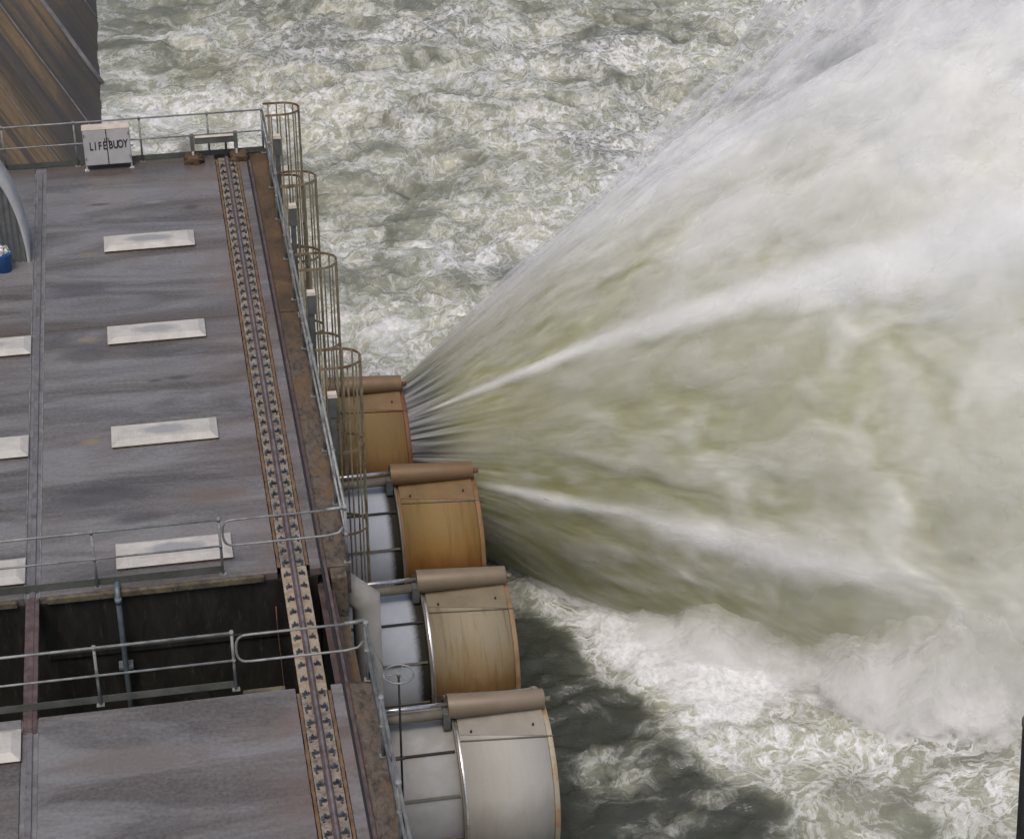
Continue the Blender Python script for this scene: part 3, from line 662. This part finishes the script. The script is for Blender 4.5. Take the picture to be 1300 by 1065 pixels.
# ------------------------------------------------------------------ river
def grid_mesh(name, X, Y, Z, mat, attrs={}):
    ny, nx = X.shape; co = np.stack([X, Y, Z], -1).reshape(-1, 3)
    i = np.arange(ny*nx).reshape(ny, nx); f = np.stack([i[:-1, :-1], i[:-1, 1:], i[1:, 1:], i[1:, :-1]], -1).reshape(-1, 4)
    me = bpy.data.meshes.new(name); me.vertices.add(len(co)); me.vertices.foreach_set('co', co.ravel().astype(np.float32))
    me.loops.add(f.size); me.loops.foreach_set('vertex_index', f.ravel().astype(np.int32))
    me.polygons.add(len(f)); me.polygons.foreach_set('loop_start', np.arange(0, f.size, 4, dtype=np.int32))
    me.polygons.foreach_set('loop_total', np.full(len(f), 4, np.int32)); me.polygons.foreach_set('use_smooth', np.ones(len(f), bool))
    me.update(calc_edges=True)
    for k, v in attrs.items():
        a = me.attributes.new(k, 'FLOAT', 'POINT'); a.data.foreach_set('value', v.ravel().astype(np.float32))
    me.materials.append(mat); o = bpy.data.objects.new(name, me); col.objects.link(o); return o
def mat_water():
    s = NT('aerated_river_water'); F = s.attr('foam').outputs['Fac']; C_ = s.attr('calm').outputs['Fac']
    p = s.map()
    wv = s.t.nodes.new('ShaderNodeTexNoise'); s.link(p, wv.inputs['Vector']); wv.inputs['Scale'].default_value = .55; wv.inputs['Detail'].default_value = 5
    vm = s.t.nodes.new('ShaderNodeVectorMath'); vm.operation = 'MULTIPLY_ADD'; s.link(wv.outputs['Color'], vm.inputs[0]); vm.inputs[1].default_value = (2.2, 2.2, 0); s.link(p, vm.inputs[2])
    q = vm.outputs[0]
    def fil(sc_, det, loc, w_):          # lacy filaments: ridges of a noise
        n = s.noise(s.map((1, 1, 1), src=q, loc=loc), sc_, det, .62, .4)
        d = s.math('ABSOLUTE', s.math('SUBTRACT', n, .5)); return s.math('POWER', s.sstep(d, w_, 0.), 1.3)
    f1 = fil(.75, 8, (0, 0, 0), .05); f2 = fil(1.7, 7, (11, 4, 0), .06); f3 = fil(3.8, 5, (3, 21, 0), .07)
    lace = s.math('MAXIMUM', s.math('MULTIPLY', f1, 1.0), s.math('MAXIMUM', s.math('MULTIPLY', f2, .70), s.math('MULTIPLY', f3, .25)))
    cl = s.noise(s.map((.8, 1, 1), src=q, loc=(5, 5, 0)), .42, 8, .66, .3)
    lvl = s.math('ADD', s.math('MULTIPLY', s.math('SUBTRACT', cl, .5), 2.1), F)
    white = s.math('MULTIPLY', lace, s.sstep(lvl, .0, .7))
    white = s.math('MAXIMUM', white, s.sstep(s.math('ADD', lvl, s.math('MULTIPLY', lace, .3)), .72, 1.3), clamp=True)
    aer = s.sstep(lvl, .0, .62)
    fine = s.noise(s.map(), 7, 5, .7)
    deep = s.mix(C_, (.150, .158, .118), (.048, .053, .043))
    c = s.mix(aer, deep, (.345, .355, .275))
    c = s.mix(s.math('MULTIPLY', s.ramp(s.noise(s.map(), .16, 3, .5), [(.5, 0), (.66, .75)]), s.math('SUBTRACT', 1., C_)), c, (.15, .155, .14))
    c = s.mix(white, c, s.mix(s.ramp(fine, [(.35, 0), (.6, 1)]), (.54, .555, .56), (.78, .80, .82)))
    s.bump(s.math('ADD', s.math('MULTIPLY', lace, .6), s.math('ADD', s.math('MULTIPLY', fine, .5), s.noise(s.map((.8, 1.3, 1)), 2.3, 6, .6, .6))), .32, .08)
    r = s.mix(white, (.16,)*3, (.75,)*3)
    return s.fin(c, r, 0, .5)
M['water'] = mat_water()
def edgeY(X): return np.interp(X, [6, 7.3, 8.3, 9, 9.7, 10.3, 11, 12], [41.5, 39.5, 37.4, 35.6, 33.8, 32.2, 30.5, 28.0])
res = .115
X, Y = np.meshgrid(np.arange(-3.6, 46, res), np.arange(22, 96, res))
wx = X+1.6*(fbm(X*.3, Y*.3, 3, 11)-.5)*2; wy = Y+1.6*(fbm(X*.3+9, Y*.3, 3, 12)-.5)*2
wav = fbm(wx*.22, wy*.33, 3, 1)-.5; rid = 1-np.abs(2*fbm(wx*.62, wy*.85, 4, 2)-1); rid2 = 1-np.abs(2*fbm(wx*1.5, wy*1.9, 4, 21)-1)
EY = edgeY(X)+2.6*(fbm(X*.55, Y*.75, 5, 44)-.5)*2
near = 1-ss(Y-EY, -1.6, 2.4)
near = near*ss(38.5-Y, -3, 1)*1.0
fr_ = ss(X, 11.0, 15.5)*ss(35-Y, -1, 1.5)             # lacy foam nearer the bottom right
foam = .36+1.35*(fbm(X*.16+3, Y*.30, 5, 31)-.5)
foam += .25*ss(X, 8, 30)*(Y > 45)+.45*np.exp(-((X-5.5)/3)**2-((Y-51)/4.5)**2)  # first term whitens the far water rightwards, mist haze put into the foam colour
foam -= .30*np.exp(-((X-6.5)/3.2)**2-((Y-58.5)/2.4)**2)+.2*np.exp(-((X-10.5)/3)**2-((Y-64)/2)**2)+.30*np.exp(-((X-6)/7)**2-((Y-79.5)/2.5)**2)
band = ss(Y-EY, -1.2, 2.0)*ss(X, 6.6, 9.5)*(Y < 46)
foam = np.maximum(foam, .30+band*(Y < 46)*(.20+.68*ss(Y+1.2*(fbm(X*.4, Y*.4, 3, 47)-.5), 31.8, 35.2))) * (1-near) + near*(-.03+.55*(fbm(X*.5, Y*.7, 4, 41)-.5)+.70*fr_*1.0)
foam += .15*(rid-.6)
calm = near*(1-.75*fr_)
amp = (1-.72*near)*(1.15+.5*ss(Y, 50, 70))*(.12+.88*ss(X, -2.3, 2.0))*(1-.25*(Y < 42))
Z = WZ+amp*(.75*wav+.42*(rid-.6)+.13*(rid2-.6))+.16*near*(fbm(wx*1.5, wy*2.6, 5, 8)-.5)*2
wat = grid_mesh('river_water', X, Y, Z, M['water'], {'foam': foam, 'calm': calm}); tag(wat, kind='structure', cat=None)
X2, Y2 = np.meshgrid(np.linspace(-1.0, 700, 60), np.linspace(-300, 1200, 90))
wat2 = grid_mesh('river_water', X2, Y2, np.full_like(X2, WZ-1.0), M['water'], {'foam': np.full_like(X2, .4), 'calm': np.zeros_like(X2)}); tag(wat2, kind='structure')

# ------------------------------------------------------------------ the jet: nested sheets of spray
JX, JY, JZ, K, V = 5.05, VY+8, VZ, .64, 24.
PHI1, PHI2 = 57., 8.5
def mat_jet(opaque):
    s = NT('jet_core' if opaque else 'jet_spray'); c = s.attr('water_tint').outputs['Color']
    s.val(s.b.inputs['Base Color'], c); s.val(s.b.inputs['Roughness'], s.attr('gloss').outputs['Fac']); s.val(s.b.inputs['Specular IOR Level'], .3)
    if not opaque: s.veil(c, s.attr('veil').outputs['Fac'], .5)
    return s.m
M['core'] = mat_jet(True); M['spray'] = mat_jet(False)
def mixc(c, W, b):
    W = W[..., None]; return c*(1-W)+np.array(b)*W
def shell(name, off, lay, mat, dmax=44, nd=200, na=420):
    D = dmax*np.linspace(0, 1, nd)**1.4; A = np.radians(np.linspace(-180, 180, na)); d, a = np.meshgrid(D, A)
    deg = np.degrees(a); r = VR-.10+K*d+.38*ss(d, .2, 4.5); L = lay*5
    up = ss(deg, 30, 88)*(1-ss(deg, 135, 178)); k = int(lay*10)
    warp = (fbm(d*.5, a*4, 3, 33)-.5)
    C1 = fbm(d*.55+1.2*warp+L, a*4.5+1.5*warp, 6, 50+k); C2 = fbm(d*1.7+L, a*14+3*warp, 6, 60+k); C3 = fbm(d*3.2, a*34+L, 4, 75+k)
    S1 = fbm((d+.3)**.75*.75, a*30+L, 4, 80); S2 = fbm(d*.5, a*17+L, 5, 90)
    grow = ss(d, .2, 6)*(1-.65*up*ss(d, 5, 12))
    r = r+grow*(.42*(C1-.5)+.09*(C2-.5)+.02*(C3-.5))*(.25+d*.05)
    fl = np.sin(a*95+3*np.sin(a*17))*.5+np.sin(a*57+1.3); r = r+.011*fl*(1-ss(d, .5, 3))
    wob = 6*(C1-.5)+3*(C2-.5)+(deg*0+(d-3)*0)
    def ridge(c0, w0, w1): return ss(1-np.abs(deg-c0+wob*ss(d, 1, 6))/(w0+w1*d), 0, 1)
    rg1 = ridge(PHI1, 1.8, .42)*ss(d, .15, 1.0)*(1-.35*ss(d, 9, 17)); rg2 = ridge(PHI2, 3.0, .50)*ss(d, 1.0, 2.2)*(1-.85*ss(d, 6, 13))
    rg = np.maximum(rg1, rg2)
    for p0 in (PHI1, PHI2, 172., -60., -120.): r = r+.6*np.exp(-((deg-p0)/(2.2+.3*d))**2)*.04*(1+.5*d)*ss(d, .1, 3)*(1-ss(d, 10, 18))
    r = r+off*(.02+.085*d)*(1+1.25*up*ss(d, 4, 14))*(1+.8*(C1-.5))
    X = JX+d; Y = JY-r*np.cos(a); Z = JZ-4.9*(d/V)**2+r*np.sin(a)
    W = -.02+.28*ss(d, 3, 17)+.34*up*ss(d, .5, 7)+.25*up*ss(d, 8, 15)+.10*ss(-deg, -60, -5)*0
    W = W+np.maximum(C1-.47, -.05)*1.40*ss(d, 1, 6)+(C2-.5)*.55*ss(d, .5, 3)+(C3-.5)*.28+(S2-.5)*.45*(1-ss(d, 4, 10))+.85*rg
    rim = ss(deg, 88, 112)*(1-ss(deg, 150, 180)); W = np.clip(W+.6*rim*ss(d, .3, 2.5)+.22*ss(X, 17, 32)*ss(deg, 0, 70), 0, 1)
    t = ss(d, 2, 13)[..., None]; ol = np.array((.25, .255, .120))*(1-t)+np.array((.385, .395, .285))*t
    c = mixc(ol, W, (.81, .825, .84))
    lip = (1-ss(d, .25, 1.7))*(1-.9*rg1)*(1-.4*rim); dk = mixc(np.array((.055, .06, .065)), ss(S1+.25*(fl*.15), .34, .70), (.30, .31, .31))
    c = c*(1-lip[..., None])+dk*lip[..., None]
    gl = .35+.6*ss(d, .4, 2.5); at = {'gloss': gl}
    if lay > 0:
        an = .50*C1+.38*C2+.12*S2+.05*up+.08*rg
        al = ss(an, .34+.14*lay, .68+.14*lay)*(.42-.25*lay+.26*up+.10*up*ss(d, 8, 16))*ss(d, .1, 1.6)
        at['veil'] = al; c = c*.35+np.array((.97, .97, .975))*.65
    o = grid_mesh(name, X, Y, Z, mat, at)
    ca = o.data.attributes.new('water_tint', 'FLOAT_COLOR', 'POINT')
    ca.data.foreach_set('color', np.concatenate([c, np.ones_like(c[..., :1])], -1).astype(np.float32).ravel())
    return o
jet = empty('water_jet', (JX, JY, JZ), 'huge white and olive cone of water bursting from the open valve', 'water jet')
core = shell('water_sheet', 0, 0, M['core'], nd=430, na=1500); core.parent = jet; core.location = -jet.location
for i, l in enumerate((.15, .4, .7, 1.0)):
    o = shell('spray_layer', .2+l*1.0, l, M['spray'], nd=260, na=800); o.parent = jet; o.location = -jet.location

# ------------------------------------------------------------------ boiling splash where the cone strikes the river
def mat_splash():
    s = NT('splash_foam'); n2 = s.noise(s.map(), 5, 3, .7)
    c = s.mix(s.attr('tone').outputs['Fac'], (.80, .81, .79), (.97, .97, .975)); s.veil(c, s.attr('veil').outputs['Fac'], .45); return s.fin(c, .9, 0, .2)
M['splash'] = mat_splash()
def splash(name, label, c, a, b, H, rot, seed):
    t = empty(name, (c[0], c[1], WZ), label, 'splash', 'white splashes where the jet strikes the river')
    n = 210; U, W_ = np.meshgrid(np.linspace(-1.25, 1.25, n), np.linspace(-1.25, 1.25, n)); cr_, sr = math.cos(rot), math.sin(rot)
    X = c[0]+a*U*cr_-b*W_*sr; Y = c[1]+a*U*sr+b*W_*cr_
    rr = np.sqrt(U**2+W_**2)+.35*(fbm(U*1.8+seed, W_*1.8, 3, seed)-.5)*2; env = np.clip(1-rr**2, 0, 1)**.8
    for i, l in enumerate(np.linspace(.12, 1, 9)):
        nz = fbm(X*.8+seed, Y*.8, 5, seed+1); n3 = fbm(X*2.0, Y*2.0+i*.6, 5, seed+2)
        Z = WZ-.15+H*env*l*(.45+1.1*nz)+.30*env*(n3-.5)*(.5+l)*(H/3)+.10*env*(fbm(X*5, Y*5, 4, seed+60)-.5)
        v1 = fbm(X*1.3+i*.2, Y*1.6+i*.7, 6, seed+20); v2 = fbm(X*3.6, Y*4.6+i*2, 5, seed+30+i); vv = .55*v1+.45*v2+.75*(ss(env, 0, .55)-.5)
        veil = ss(vv, .34+.2*l, .66+.2*l)*(.62-.34*l)
        o = grid_mesh('spray_layer', X, Y, Z, M['splash'], {'veil': veil, 'tone': ss(v2*.6+v1*.4, .3, .58)}); o.parent = t; o.location = -t.location
splash('splash', 'tall white splash rearing up at the right edge below the jet', (17.4, 33.9), 5.2, 2.7, 3.1, -.12, 3)
splash('splash', 'lower churning white splash to the left of the tall one', (12.9, 36.2), 4.6, 2.0, 1.35, -.40, 9)
splash('splash', 'thin white spray along the foot of the cone near the closed valves', (8.8, 39.2), 2.0, .8, .55, -.75, 15)

# ------------------------------------------------------------------ rocks and the pile
M['rock'] = mat_conc('dark_wet_rock', (.04,.04,.045), (.15,.14,.13), 1.2, .6, .8)
def rock(label, c, s_, seed):
    bm = bmesh.new(); bmesh.ops.create_icosphere(bm, subdivisions=5, radius=1)
    co = np.array([v.co[:] for v in bm.verts]); nz = fbm(co[:, 0]*2.2+seed, co[:, 1]*2.2+co[:, 2]*1.7, 5, seed)-.5
    st = np.round(co[:, 2]*4+nz*3)/4
    for v, q, z in zip(bm.verts, nz, st): v.co = Vector((v.co.x*s_[0]*(1+.8*q), v.co.y*s_[1]*(1+.8*q), (.6*v.co.z+.4*z)*s_[2]*(1+.5*q)))
    me = bpy.data.meshes.new('rock'); bm.to_mesh(me); bm.free(); me.materials.append(M['rock'])
    o = bpy.data.objects.new('rock', me); col.objects.link(o); o.location = c; tag(o, label, 'rock', 'dark rocks at the far water')
rock('larger dark wet rock rising from the river at the top of the picture', (26.2, 77.2, WZ+.7), (1.5, 1.2, 2.1), 4)
rock('low dark rock beyond the mist, right of the larger one', (30.4, 80.0, WZ+.1), (2.2, 1.2, 1.3), 8)
t = empty('mooring_pile', (12.95, 24.4, WZ), 'slightly leaning black round pile standing in the water at the right edge', 'pile')
MB().tube([(13.95, 24.4, WZ-2), (13.14, 24.4, -1.33)], .22, 20).build('pile_shaft', M['black'], t)
MB().tube([(13.14, 24.4, -1.329), (13.13, 24.4, -1.24), (13.12, 24.4, -1.18)], [.235, .235, .17], 20).build('pile_cap', M['post'], t)
